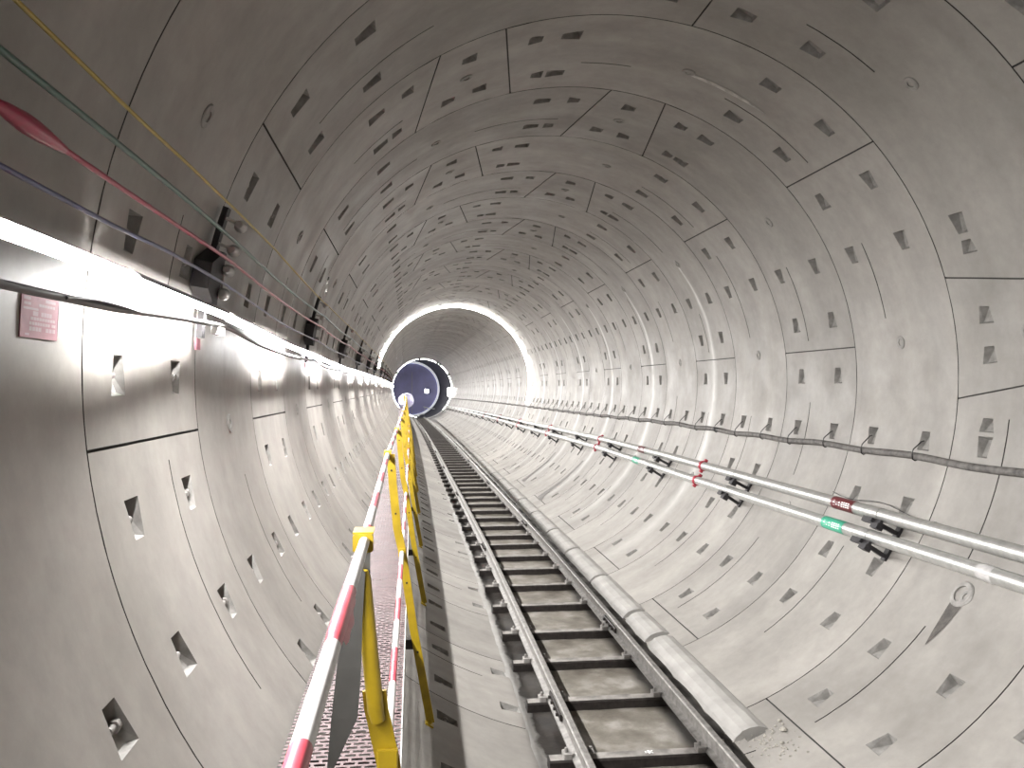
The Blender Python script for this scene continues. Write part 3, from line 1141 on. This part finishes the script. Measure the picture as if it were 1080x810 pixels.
# ------------------------------------------------------------------ cables, lamp line and brackets on the left wall
BR_Y = [4.47, 8.78, 12.7, 16.6, 20.6, 24.6, 30.5, 34.6, 38.7, 42.8, 46.9, 51.0, 55.1]
TAB = {
    'yellow': [(-3, 162.2), (2.0, 162.1), (2.7, 162.1), (3.4, 161.9), (4.45, 161.8), (5.4, 161.7), (8.4, 162.6), (10.4, 162.4), (75, 163.2)],
    'green': [(-3, 164.7), (2, 164.7), (2.7, 164.6), (3.5, 164.6), (4.47, 164.8), (8.8, 165.2), (75, 166)],
    'red': [(-3, 167.2), (2, 167.2), (2.8, 167.2), (4.3, 167.1), (8.8, 167.8), (75, 169)],
    'blue': [(-3, 170.0), (2, 170.0), (2.8, 170.0), (3.4, 169.7), (4.49, 169.9), (6.4, 170.8), (9.1, 171.3), (20, 171.8), (75, 172.5)],
    'led': [(-3, 173.2), (2.4, 173.1), (4.5, 173.3), (6.5, 174.3), (11.7, 175.6), (20, 175.9), (75, 176.4)],
    'black': [(-3, 176.2), (2.2, 176.0), (2.95, 175.8), (3.7, 175.1), (4.75, 174.4), (5.6, 175.2), (6.9, 175.6), (8.8, 175.8), (9.7, 176.2), (12.7, 176.6), (75, 178)],
}
SAGY = []
yy = -3.0
while yy <= 73.3:
    SAGY.append(yy)
    yy += .2 if yy < 12 else .6


def cable_path(key, r, sag):
    out = []
    for y in SAGY:
        th = lerp(TAB[key], y)
        if y > BR_Y[0]:
            for a, b in zip(BR_Y, BR_Y[1:]):
                if a <= y < b:
                    u_ = (y - a) / (b - a)
                    th += sag * 4 * u_ * (1 - u_)
        out.append(PT(th, r, y))
    return out


for key, rad, r, sag, lab, mat in (
        ('yellow', .0065, 2.55, .25, 'yellow cable, topmost of the cables along the left wall', 'yel_cable'),
        ('green', .0098, 2.55, .5, 'dark green cable between the yellow and red cables on the left wall', 'grn_cable'),
        ('red', .0088, 2.55, .5, 'red cable with a taped joint on the left wall', 'red_cable'),
        ('blue', .0075, 2.55, .4, 'blue cable just above the bright light line on the left wall', 'blu_cable'),
        ('black', .0125, 2.575, .5, 'black cable sagging just below the bright light line on the left wall', 'blk_cable')):
    if key in ('red', 'black'):
        p = cable_path(key, r, sag)
        t = thing('cable', p[0], lab, 'cable', 'cables along the left wall')
        mb = MB()
        mb.tube(p, rad, 10)
        mb.build('sheath', M[mat], t)
        mb = MB()
        if key == 'red':
            ya = [(1.98, .0105), (2.03, .017), (2.08, .021), (2.13, .0245), (2.18, .024), (2.24, .021), (2.30, .016), (2.36, .0108)]
            mb.tube([PT(167.2, r, q[0]) for q in ya], [q[1] + .0008 for q in ya], 12)
            mb.build('tape_joint', M[mat], t)
        else:
            pts = [(2.55 + .08 * q) for q in range(9)]
            mb.tube([PT(lerp(TAB['black'], q) - .35 * math.sin(PI * (q - 2.55) / .64), r - .012, q) for q in pts], .006, 8)
            mb.build('spare_lead', M[mat], t)
    else:
        mb = MB()
        mb.tube(cable_path(key, r, sag), rad, 10)
        p = cable_path(key, r, sag)[0]
        tag(mb.build('cable', M[mat], base=p), lab, 'cable', 'cables along the left wall')

# the lamp line: a shallow channel with a diffuser facing out and down into the tunnel
t = thing('led_light_line', PT(173.2, 2.56, 1.8), 'long bright white light line along the left wall', 'light')


def lamp_length(y0, y1, tilt, low_lip):
    """one run of the channel with its round-fronted diffuser"""
    dn = math.radians(tilt)
    nv = (math.cos(dn), math.sin(dn))
    tv2 = (-nv[1], nv[0])

    def pr(a, b):
        return (nv[0] * a + tv2[0] * b, nv[1] * a + tv2[1] * b)
    ys_ = [y0] + [y for y in SAGY if y0 + .05 < y < y1 - .05] + [y1]
    path = [PT(lerp(TAB['led'], y), 2.555, y) for y in ys_]
    mb = MB()
    prof_d = [pr(.017 * math.cos(math.radians(q)), .017 * math.sin(math.radians(q))) for q in (-100, -70, -35, 0, 35, 70, 90)]
    mb.sweep(prof_d, path, 0, False, False, False)
    mb.build('diffuser', M['led'], t)
    mb = MB()
    low = [pr(-.010, -.015), pr(-.004, -.014)] if not low_lip else [pr(low_lip, -.024), pr(low_lip, -.021), pr(-.004, -.018)]  # lower lip is an added shade keeping light off the wall below
    prof_h = [pr(0, .020), pr(.031, .023), pr(.031, .026), pr(-.012, .027), pr(-.03, .014), pr(-.03, -.012)] + low + [pr(-.004, .020)]
    mb.sweep(prof_h[::-1], path, 0)
    mb.build('channel', M['insul'], t)


lamp_length(-3, 3.03, -24, .026)
for i in range(-2, 45):  # tilt and added lip alternate by ring to vary light on the wall
    ya = Y0 + i * RW
    yb = min(ya + RW, 73.0)
    if i % 2 == 0:
        lamp_length(ya + .005, yb - .005, -40 if i < 5 else -32, 0)
    else:
        lamp_length(ya + .005, yb - .005, -33 if i < 5 else -26, .021)

# cable brackets
b0 = BR_Y[0]


def arc_plate(mb, th0, th1, r0, r1, y0, y1, n=6, mat=0):
    for q in range(n):
        a = th0 + (th1 - th0) * q / n
        b = th0 + (th1 - th0) * (q + 1) / n
        ya0 = y0[0] + (y0[1] - y0[0]) * q / n if isinstance(y0, tuple) else y0
        yb0 = y0[0] + (y0[1] - y0[0]) * (q + 1) / n if isinstance(y0, tuple) else y0
        P = []
        for th, yy0 in ((a, ya0), (b, yb0)):
            P.append([PT(th, r0, b0) + Vector((0, yy0, 0)), PT(th, r0, b0) + Vector((0, y1, 0)),
                      PT(th, r1, b0) + Vector((0, y1, 0)), PT(th, r1, b0) + Vector((0, yy0, 0))])
        mb.prism(P[0], P[1], mat)


proto = thing('cable_bracket', PT(169, 2.68, b0), 'black cable bracket on the left wall, nearest to the camera, with a red tag', 'bracket', 'cable brackets on the left wall')
mb = MB()
arc_plate(mb, 161.2, 176.2, 2.645, 2.675, -.03, .03, 12)
mb.build('back_strip', M['brkt'], proto)
mb = MB()
arc_plate(mb, 166.2, 168.0, 2.60, 2.69, (-.03, -.2), .028, 3)
arc_plate(mb, 168.0, 170.9, 2.60, 2.69, -.2, .028, 4)
arc_plate(mb, 170.9, 172.4, 2.60, 2.69, (-.2, -.04), .028, 3)
mb.build('junction_plate', M['brkt'], proto)
for th in (161.9, 164.9, 167.3, 170.1):
    mb = MB()
    c = PT(th + .45, 2.58, b0) + Vector((0, .0, 0))
    rad_v = (PT(th, 2.66, b0) - PT(th, 2.56, b0)).normalized()
    mb.tube([c + rad_v * .08 + Vector((0, -.01, 0)), c + Vector((0, .03, -.008))], .009, 8)
    mb.tube([c + Vector((0, .0, -.012)), c + Vector((0, .03, -.014)), c + Vector((0, .036, -.014)), c + Vector((0, .05, -.014)), c + Vector((0, .06, -.014)), c + Vector((0, .085, -.012))],
            [.018, .032, .018, .018, .032, .016], 12)
    mb.build('insulator', M['insul'], proto)
mb = MB()
c = PT(174.9, 2.585, b0)
mb.box(c + Vector((0, .02, -.012)), (.02, 0, 0), (0, .045, 0), (0, 0, .022), 0, .004)
mb.box(c + Vector((0, .10, -.012)), (.02, 0, 0), (0, .02, 0), (0, 0, .026), 0, .004)
mb.build('cable_clip', M['white'], proto)
mb = MB()
c = PT(176.9, 2.672, b0)
mb.box(c, (.004, 0, 0), (0, .045, 0), (0, 0, .03), 0)
rt = mb.build('red_tag', M['paper_red'], proto)
brk = [proto]
for n, y in enumerate(BR_Y[1:], 2):
    lab = 'black cable bracket on the left wall, %s' % place_word(n)
    if n == 2:
        lab += ', with foil on top'
    r_ = dup(proto, b0, y, lab)
    r_.rotation_euler = (0, 0, 0)
    # keep each bracket under the cables it carries
    if n > 2:
        for ch in list(r_.children):
            if ch.name.startswith('red_tag'):
                bpy.data.objects.remove(ch)
    brk.append(r_)
# foil flag on top of the second bracket
mb = MB()
pr_ = None
rn = random.Random(4)
base = PT(161.0, 2.63, BR_Y[1])
for q in range(8):
    h = .22 * q / 7
    wv = .045 * math.sin(PI * min(1, (q + .8) / 8)) + .01
    j = Vector((rn.uniform(-.012, .012), 0, 0))
    a = base + Vector((.02 + h * .15, -wv + h * .4, h)) + j
    b = base + Vector((.02 + h * .15, wv + h * .4, h)) - j
    if pr_:
        mb.quad([pr_[0], pr_[1], b, a])
        mb.quad([x + Vector((-.004, 0, 0)) for x in (pr_[1], pr_[0], a, b)])
    pr_ = (a, b)
second = brk[1]
o = mb.build('foil_flag', M['foil'], base=(0, 0, 0))
o.parent = second
o.location = -second.location
tag(o, 'crumpled foil flag')

# paper notices
def notice(name, th0, th1, y0, y1, mat, ink, lab, rows, seed):
    rn = random.Random(seed)
    t = thing(name, PT((th0 + th1) / 2, R - .003, y0), lab, 'notice')
    mb = MB()
    n = 6
    th = [th0 + (th1 - th0) * q / n for q in range(n + 1)]
    for a, b in zip(th, th[1:]):
        mb.quad([PT(a, R - .004, y0), PT(b, R - .004, y0), PT(b, R - .004, y1), PT(a, R - .004, y1)])
    for (ya, yb) in ((y0, y0), (y1, y1)):
        mb.quad([PT(th0, R - .004, ya), PT(th1, R - .004, ya), PT(th1, R, ya), PT(th0, R, ya)])
    mb.quad([PT(th0, R - .004, y0), PT(th0, R - .004, y1), PT(th0, R, y1), PT(th0, R, y0)])
    mb.quad([PT(th1, R - .004, y0), PT(th1, R - .004, y1), PT(th1, R, y1), PT(th1, R, y0)])
    mb.build('sheet', mat, t)
    mb = MB()
    for (v0, v1, blocks) in rows:
        for (u0, u1) in blocks:
            k = max(1, int((u1 - u0) / .07)) if rn.random() < .7 else 1
            for q in range(k):
                a = u0 + (u1 - u0) * q / k
                b = u0 + (u1 - u0) * (q + .86) / k
                P = [(v0, a), (v1, a), (v1, b), (v0, b)]
                mb.quad([PT(th0 + (th1 - th0) * v, R - .0052, y0 + (y1 - y0) * w_) for v, w_ in P])
    mb.build('print_block', ink, t)


notice('paper_notice', 175.6, 178.5, 2.575, 2.83, M['paper_red'], M['paper_ink'],
       'faded red printed paper notice on the left wall beside the frame edge',
       [(.10, .17, [(.05, .25), (.62, .95)]), (.22, .28, [(.06, .25), (.45, .9)]), (.33, .38, [(.05, .5)]), (.40, .50, [(.3, .46), (.52, .82)]),
        (.53, .60, [(.25, .92)]), (.64, .71, [(.22, .78), (.82, .95)]), (.75, .84, [(.22, .55), (.66, .94)]), (.90, .95, [(.12, .24)])], 2)
notice('paper_notice', 175.0, 178.3, 6.62, 7.0, M['paper_pale'], M['paper_red'],
       'pale pink paper notice on the left wall beyond the nearest bracket',
       [(.15, .22, [(.1, .9)]), (.35, .4, [(.1, .6)]), (.55, .6, [(.1, .8)]), (.75, .8, [(.1, .7)])], 3)

# ------------------------------------------------------------------ right wall: pipes, brackets, grey cable
PU = [(-3, -26.8), (5, -26.8), (7, -26.7), (12, -26.6), (16, -26.9), (26, -29.3), (40, -32), (66, -36.5), (74, -37.5)]
PLW = [(-3, -30.9), (5, -31.0), (7, -31.3), (11, -31.5), (16, -31.2), (25, -32.9), (40, -35), (66, -39), (74, -40)]
PR = 2.5


def text_marks(mb, tabq, y0, dirn, prad, cells, mat=0):
    """white lettering strokes lying on the tube face turned to the camera"""
    for (u, v, du, dv) in [(.03 + c_[0] * .98, c_[1] * 1.35, c_[2] * .98, c_[3] * 1.35) for c_ in cells]:
        y = y0 - u
        th = lerp(tabq, y)
        c = PT(th, PR, y)
        for sgn in (0,):
            a0 = math.radians(150) - v / prad
            pts = []
            for (uu, vv) in ((u, v), (u + du, v), (u + du, v + dv), (u, v + dv)):
                a = math.radians(168) - vv / prad
                pts.append(PT(th, PR, y0 - uu) + Vector((math.cos(a), 0, math.sin(a))) * (prad + .0042))
            mb.quad(pts, mat)


CELLS = []
x_ = .02
# two spaced figures, a dash and four dense characters, as on the stickers
for g in ((('v', 0), ('h', .012), ('v', .014)), (('h', .0),), (('v', .004), ('h', .0), ('h', .016)), ):
    for k, d in g:
        if k == 'v':
            CELLS.append((x_ + d, -.016, .007, .032))
        else:
            CELLS.append((x_, -.012 + d, .026, .006))
    x_ += .046
for q in range(4):
    for k in range(3):
        CELLS.append((x_, -.016 + k * .0125, .028, .007))
    CELLS.append((x_ + .002, -.016, .007, .032))
    CELLS.append((x_ + .019, -.016, .007, .032))
    x_ += .036

for nm, tabq, prad, jo, sty0, smat, lab in (
        ('upper', PU, .054, 10.5, 7.07, 'maroon', 'upper galvanised steel pipe along the right wall, with a maroon sticker'),
        ('lower', PLW, .054, 10.45, 7.06, 'green', 'lower galvanised steel pipe along the right wall, with a green sticker')):
    t = thing('steel_pipe', PT(lerp(tabq, -3), PR, -3), lab, 'pipe', 'pipes along the right wall')
    ys_ = [-3 + .7 * k for k in range(110)]
    ys_ = [y for y in ys_ if y <= 73.4]
    mb = MB()
    mb.tube([PT(lerp(tabq, y), PR, y) for y in ys_], prad, 20)
    mb.build('pipe_run', M['galv'], t)
    joints = [4.95, jo, jo + 5.9, jo + 11.8, jo + 17.7, jo + 23.6, jo + 29.5]
    for q, yj in enumerate(joints):
        mb = MB()
        th = lerp(tabq, yj)
        if q == 0 and nm == 'upper':
            continue
        wdt = .035 if q else .07
        mb.tube([PT(lerp(tabq, yj + d), PR, yj + d) for d in (-wdt, -wdt * .8, 0, wdt * .8, wdt)],
                [prad + .001, prad + (.011 if q else .003), prad + (.013 if q else .003), prad + (.011 if q else .003), prad + .001], 20)
        if q:
            for s in (-1, 1):
                ang = math.radians(th + 90)
                tv3 = Vector((math.cos(ang), 0, math.sin(ang))) * s
                cc = PT(th, PR, yj) + tv3 * (prad + .022)
                mb.box(cc, tv3 * .018, (0, .022, 0), Vector((math.cos(math.radians(th)), 0, math.sin(math.radians(th)))) * .02, 0, .004)
                mb.tube([cc + Vector((0, -.05, 0)), cc + Vector((0, .05, 0))], .009, 6)
            tag(mb.build('coupling', M['redpaint'], t), 'red bolted coupling')
        else:
            tag(mb.build('tape_joint', M['insul'], t), 'grey taped joint')
    for q, ys0 in enumerate((sty0, 13.5)):
        mb = MB()
        ln = .36
        yy_ = [ys0 - ln * k / 4 for k in range(5)]
        mb.tube([PT(lerp(tabq, y), PR, y) for y in yy_], prad + .003, 20, caps=False)
        st = mb.build('sticker', M[smat], t)
        mb = MB()
        text_marks(mb, tabq, ys0, 1, prad, CELLS)
        mb.build('lettering', M['white'], st)

PB = [6.33 + 3.02 * k for k in range(22)]
p0 = PB[0]
proto = thing('pipe_bracket', PT(-29.5, 2.68, p0), 'black pipe bracket on the right wall, nearest to the camera', 'bracket', 'brackets under the right wall pipes')


def wall_frame(th, r, y):
    a = math.radians(th)
    return PT(th, r, y), Vector((-math.cos(a), 0, -math.sin(a))), Vector((-math.sin(a), 0, math.cos(a)))


mb = MB()
c, n_, t_ = wall_frame(-29.4, 2.685, p0)
mb.box(c, t_ * .2, (0, .03, 0), n_ * .012, 0, .003)
mb.build('back_plate', M['brkt'], proto)
for nm, thp in (('upper', -26.75), ('lower', -31.25)):
    mb = MB()
    c, n_, t_ = wall_frame(thp - 1.72, 2.57, p0)
    mb.box(c + n_ * .03, t_ * .016, (0, .028, 0), n_ * .125, 0)
    mb.box(c + n_ * .11 + Vector((0, .03, 0)), t_ * .024, (0, .13, 0), n_ * .014, 0, .004)
    mb.box(c + n_ * .10 - t_ * .03 - Vector((0, .05, 0)), t_ * .026, (0, .045, 0), n_ * .03, 0)
    mb.build('pipe_arm', M['brkt'], proto)
    mb = MB()
    cc = PT(thp, PR, p0)
    pts = []
    for q in range(13):
        a = 2 * PI * q / 12
        pts.append(cc + (n_ * math.cos(a) + t_ * math.sin(a)) * (.0575))
    mb.tube(pts, .003, 6)
    mb.build('u_bolt', M['galv'], proto)
for n, y in enumerate(PB[1:], 2):
    r_ = dup(proto, p0, y, 'black pipe bracket on the right wall, %s' % place_word(n))
    d = lerp(PU, y) - lerp(PU, p0)
    if abs(d) > .3:     # follow the pipes as they drop lower on the wall
        r_.location = PT(-29.5 + d, 2.68, y)
        r_.rotation_euler = (0, -math.radians(d), 0)

# thin tie wire above the upper pipe
mb = MB()
mb.tube([PT(-24.0 - .5 * math.sin(k * .9) - k * .06, 2.66, 7.5 - k * .16) for k in range(11)], .003, 6)
tag(mb.build('tie_wire', M['black'], base=PT(-24, 2.68, 7.5)), 'thin loose black wire above the upper pipe sticker', 'wire')

GC = [(-3, -14.7), (5.2, -14.7), (6, -14.5), (7.4, -14.3), (9.5, -14.7), (13.3, -14.6), (19, -15.8), (28, -16.4), (50, -18), (74, -19.5)]
t = thing('grey_cable', PT(-14.7, 2.655, -3), 'thick dusty grey cable hung along the right wall above the pipes', 'cable')
ys_ = [-3 + .25 * k for k in range(308)]
mb = MB()
mb.tube([PT(lerp(GC, y) + .22 * math.sin(y * 4.1), 2.655, y) for y in ys_ if y < 73.4], .03, 12)
mb.build('sheath', M['gry_cable'], t)
mb = MB()
mb.tube([PT(lerp(GC, 10.9 + d) + .22 * math.sin((10.9 + d) * 4.1), 2.655, 10.9 + d) for d in (-.1, -.05, 0, .05, .1)], .031, 12)
mb.build('tape_joint', M['black'], t)
hk = []
for i in range(0, 15):
    for fz in (.242, .762):
        hk.append(Y0 + (i + fz) * RW)
for n, y in enumerate(hk, 1):
    th = lerp(GC, y) + .22 * math.sin(y * 4.1)
    cc = PT(th, 2.655, y)
    a = math.radians(th)
    n_ = Vector((-math.cos(a), 0, -math.sin(a)))
    t_ = Vector((-math.sin(a), 0, math.cos(a)))
    mb = MB()
    top = PT(-11.3, 2.698, y)
    pts = [top, top + n_ * .02 - t_ * .01, cc + t_ * .05 + n_ * .037, cc + n_ * .037, cc + n_ * .024 - t_ * .032, cc - t_ * .039, cc - n_ * .012 - t_ * .03]
    mb.tube(pts, .005, 6)
    o = mb.build('cable_hook', M['black'], base=top)
    tag(o, 'black wire hook holding the grey cable, %s' % place_word(n), 'hook', 'wire hooks holding the grey cable')

# ------------------------------------------------------------------ far end
def ring_path(r, y, th0, th1, n=72):
    return [PT(th0 + (th1 - th0) * k / n, r, y) for k in range(n + 1)]


t = thing('ring_light', PT(165, 2.66, 27.6), 'bright white lamp tube arching right around the tunnel lining', 'light')
mb = MB()
P = []
for k in range(73):
    u_ = k / 72
    P.append(PT(168 - 182 * u_, 2.655, 27.0 + 2.6 * u_))
mb.tube(P, [.03 - .014 * k / 72 for k in range(73)], 8)
mb.build('lamp_tube', M['ringled'], t)
mb = MB()
for k in range(2, 72, 6):
    u_ = k / 72
    th = 168 - 182 * u_
    c, n_, t_ = wall_frame(th, 2.685, 27.0 + 2.6 * u_)
    mb.box(c, t_ * .03, (0, .05, 0), n_ * .02, 0)
mb.build('lamp_clip', M['insul'], t)

YP_ = 73.54
t = thing('portal_rim', PT(-90, 2.7, YP_), 'white lit steel rim around the dark far opening', 'rim')
mb = MB()
ring_o = [PT(5 * k, 2.69, YP_ - .1) for k in range(72)]
ring_i = [PT(5 * k, 2.61, YP_ - .1) for k in range(72)]
ring_b = [PT(5 * k, 2.61, YP_ + .25) for k in range(72)]
for k in range(72):
    l = (k + 1) % 72
    mb.quad([ring_o[l], ring_o[k], ring_i[k], ring_i[l]])
    mb.quad([ring_i[l], ring_i[k], ring_b[k], ring_b[l]])
mb.build('seal_plate', M['white'], t)
mb = MB()
mb.tube([PT(3.75 * k, 2.62, YP_ + .0) for k in range(-12, 70)], .035, 8)
mb.build('rim_lamp', M['rimled'], t)
for th in (148, 96, 60, 54, 28):
    mb = MB()
    c, n_, t_ = wall_frame(th, 2.6, YP_ - .5)
    mb.box(c, t_ * .1, (0, .35, 0), n_ * .09, 0)
    mb.build('rim_clamp', M['brkt'], t)

# dark shield shell bending away behind the rim, closed by a blue sheet
mb = MB()
NS = 8


def shell_c(k):
    y = YP_ + .1 + 7.0 * k / NS
    return y, -.75 * (k / NS) ** 1.5


for k in range(NS):
    ya, oa = shell_c(k)
    yb, ob = shell_c(k + 1)
    for q in range(72):
        A = [PT(5 * q, 2.72, ya) + Vector((oa, 0, 0)), PT(5 * q + 5, 2.72, ya) + Vector((oa, 0, 0)),
             PT(5 * q + 5, 2.72, yb) + Vector((ob, 0, 0)), PT(5 * q, 2.72, yb) + Vector((ob, 0, 0))]
        mb.quad(A[::-1], 0, True)
o = mb.build('wall_far_shell', M['navy'])
o['kind'] = 'structure'
ye, oe = shell_c(NS)
ce = W(oe, ye - .3, 0)
t = thing('blue_sheet', ce + Vector((0, 0, -2.6)), 'round blue violet sheet closing off the far end of the tunnel', 'sheet')
mb = MB()
rim = [ce + Vector((2.62 * math.cos(2 * PI * q / 72), 0, 2.62 * math.sin(2 * PI * q / 72))) for q in range(72)]
mb.prism(rim, [p + Vector((0, .05, 0)) for p in rim])
mb.build('sheet_face', M['blue'], t)
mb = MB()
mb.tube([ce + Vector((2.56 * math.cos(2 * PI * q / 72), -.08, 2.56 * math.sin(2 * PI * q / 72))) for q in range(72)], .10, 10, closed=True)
tag(mb.build('edge_hoop', M['hoop'], t), 'white hoop around the blue sheet, with added glow')
mb = MB()
mb.box(ce + Vector((.0, -.06, -.4)), (.035, 0, 0), (0, .03, 0), (0, 0, 2.0), 0)
mb.build('seam', M['lilac'], t)


def far(px, py, y):
    f, yaw, cx, cz = 872.549, .11659, -1.54496, -.07423
    a, b = (px - 540) / f, -(py - 405) / f
    b += .00206
    c, s = math.cos(yaw), math.sin(yaw)
    d = Vector((c * a + s, -s * a + c, b))
    k = y / d.y
    return Vector((cx + d.x * k, y, cz + d.z * k))


def lamp_box(name, c, hx, hy, hz, lab, cat='light'):
    t = thing(name, c, lab, cat)
    mb = MB()
    mb.box(c, (hx, 0, 0), (0, 0, hz), (0, hy, 0), 0, .02)
    mb.build('housing', M['insul'], t)
    mb = MB()
    mb.box(c + Vector((0, -hy - .01, 0)), (hx * .9, 0, 0), (0, 0, hz * .9), (0, .012, 0), 0)
    mb.build('glass', M['flood'], t)


lamp_box('floodlight', far(450, 412.5, 79.7), .17, .1, .2, 'small white square floodlight on the blue sheet at the far end')
lamp_box('floodlight', far(474.5, 413.5, 73.0), .22, .12, .40, 'white upright floodlight on the right edge of the far rim')
# white rail and frame at the foot of the sheet
mb = MB()
mb.tube([far(446.5, 429, 79.3), far(452, 430.5, 79.3), far(463, 432, 79.3)], .05, 8)
for p_ in (448, 458):
    mb.tube([far(p_, 430.5, 79.3), far(p_, 433.5, 79.3)], .035, 6)
o = mb.build('far_barrier', M['white'], base=far(455, 433, 79.3))
tag(o, 'low white barrier rail standing before the blue sheet, right of its middle', 'barrier')
mb = MB()
mb.tube([far(432, 439.5, 77.5), far(437, 438.5, 77.5), far(442, 438.8, 77.5), far(443, 437.0, 77.5), far(448, 436.5, 77.5)], .06, 8)
o = mb.build('white_hose', M['white'], base=far(440, 440, 77.5))
tag(o, 'bent white pipe lying on the floor below the blue sheet', 'pipe')
# round duct mouth behind the end of the walkway rail
c = far(428.5, 422.5, 69.5)
t = thing('ventilation_duct', c, 'round lilac white duct mouth behind the far end of the yellow rail', 'duct')
mb = MB()
seg = 28


def circ(c, r, dy):
    return [c + Vector((r * math.cos(2 * PI * q / seg), dy, r * math.sin(2 * PI * q / seg))) for q in range(seg)]


A, B, C_ = circ(c, .62, 3.2), circ(c, .64, 0), circ(c, .54, 0)
D = circ(c, .54, .5)
for E1, E2 in ((A, B), (B, C_), (C_, D)):
    for q in range(seg):
        l = (q + 1) % seg
        mb.quad([E1[q], E1[l], E2[l], E2[q]], 0, True)
mb.quad(D)
mb.build('duct_tube', M['lilac'], t)
mb = MB()
mb.tube([c + Vector((-.28, -.1, .05)), c + Vector((-.28, -.45, .05))], .36, 20)
tag(mb.build('duct_lamp', M['ductlamp'], t), 'white glowing round lamp')

# ------------------------------------------------------------------ camera, world, view
cam = bpy.data.cameras.new('camera')
co = bpy.data.objects.new('camera', cam)
COL.objects.link(co)
co.location = (-1.54496, 0, -.07423)
co.rotation_euler = (PI / 2 + .00206, 0, -.11659)
cam.sensor_width = 36
cam.sensor_fit = 'HORIZONTAL'
cam.lens = 872.549 * 36 / 1080
cam.clip_start = .05
cam.clip_end = 300
sc.camera = co

w = bpy.data.worlds.new('tunnel_air')
sc.world = w
w.use_nodes = True
w.node_tree.nodes['Background'].inputs[0].default_value = (.8, .82, .9, 1)
w.node_tree.nodes['Background'].inputs[1].default_value = .03

vs = sc.view_settings
vs.view_transform = 'Standard'
vs.look = 'None'
vs.exposure = 0.0
vs.gamma = 1.0
vs.use_curve_mapping = False
sc.cycles.use_denoising = True
sc.cycles.max_bounces = 10
sc.cycles.diffuse_bounces = 6
sc.cycles.glossy_bounces = 4
sc.cycles.caustics_reflective = False
sc.cycles.caustics_refractive = False
sc.cycles.sample_clamp_indirect = 6.0

for o in list(bpy.data.objects):
    if '_b' in o:
        del o['_b']
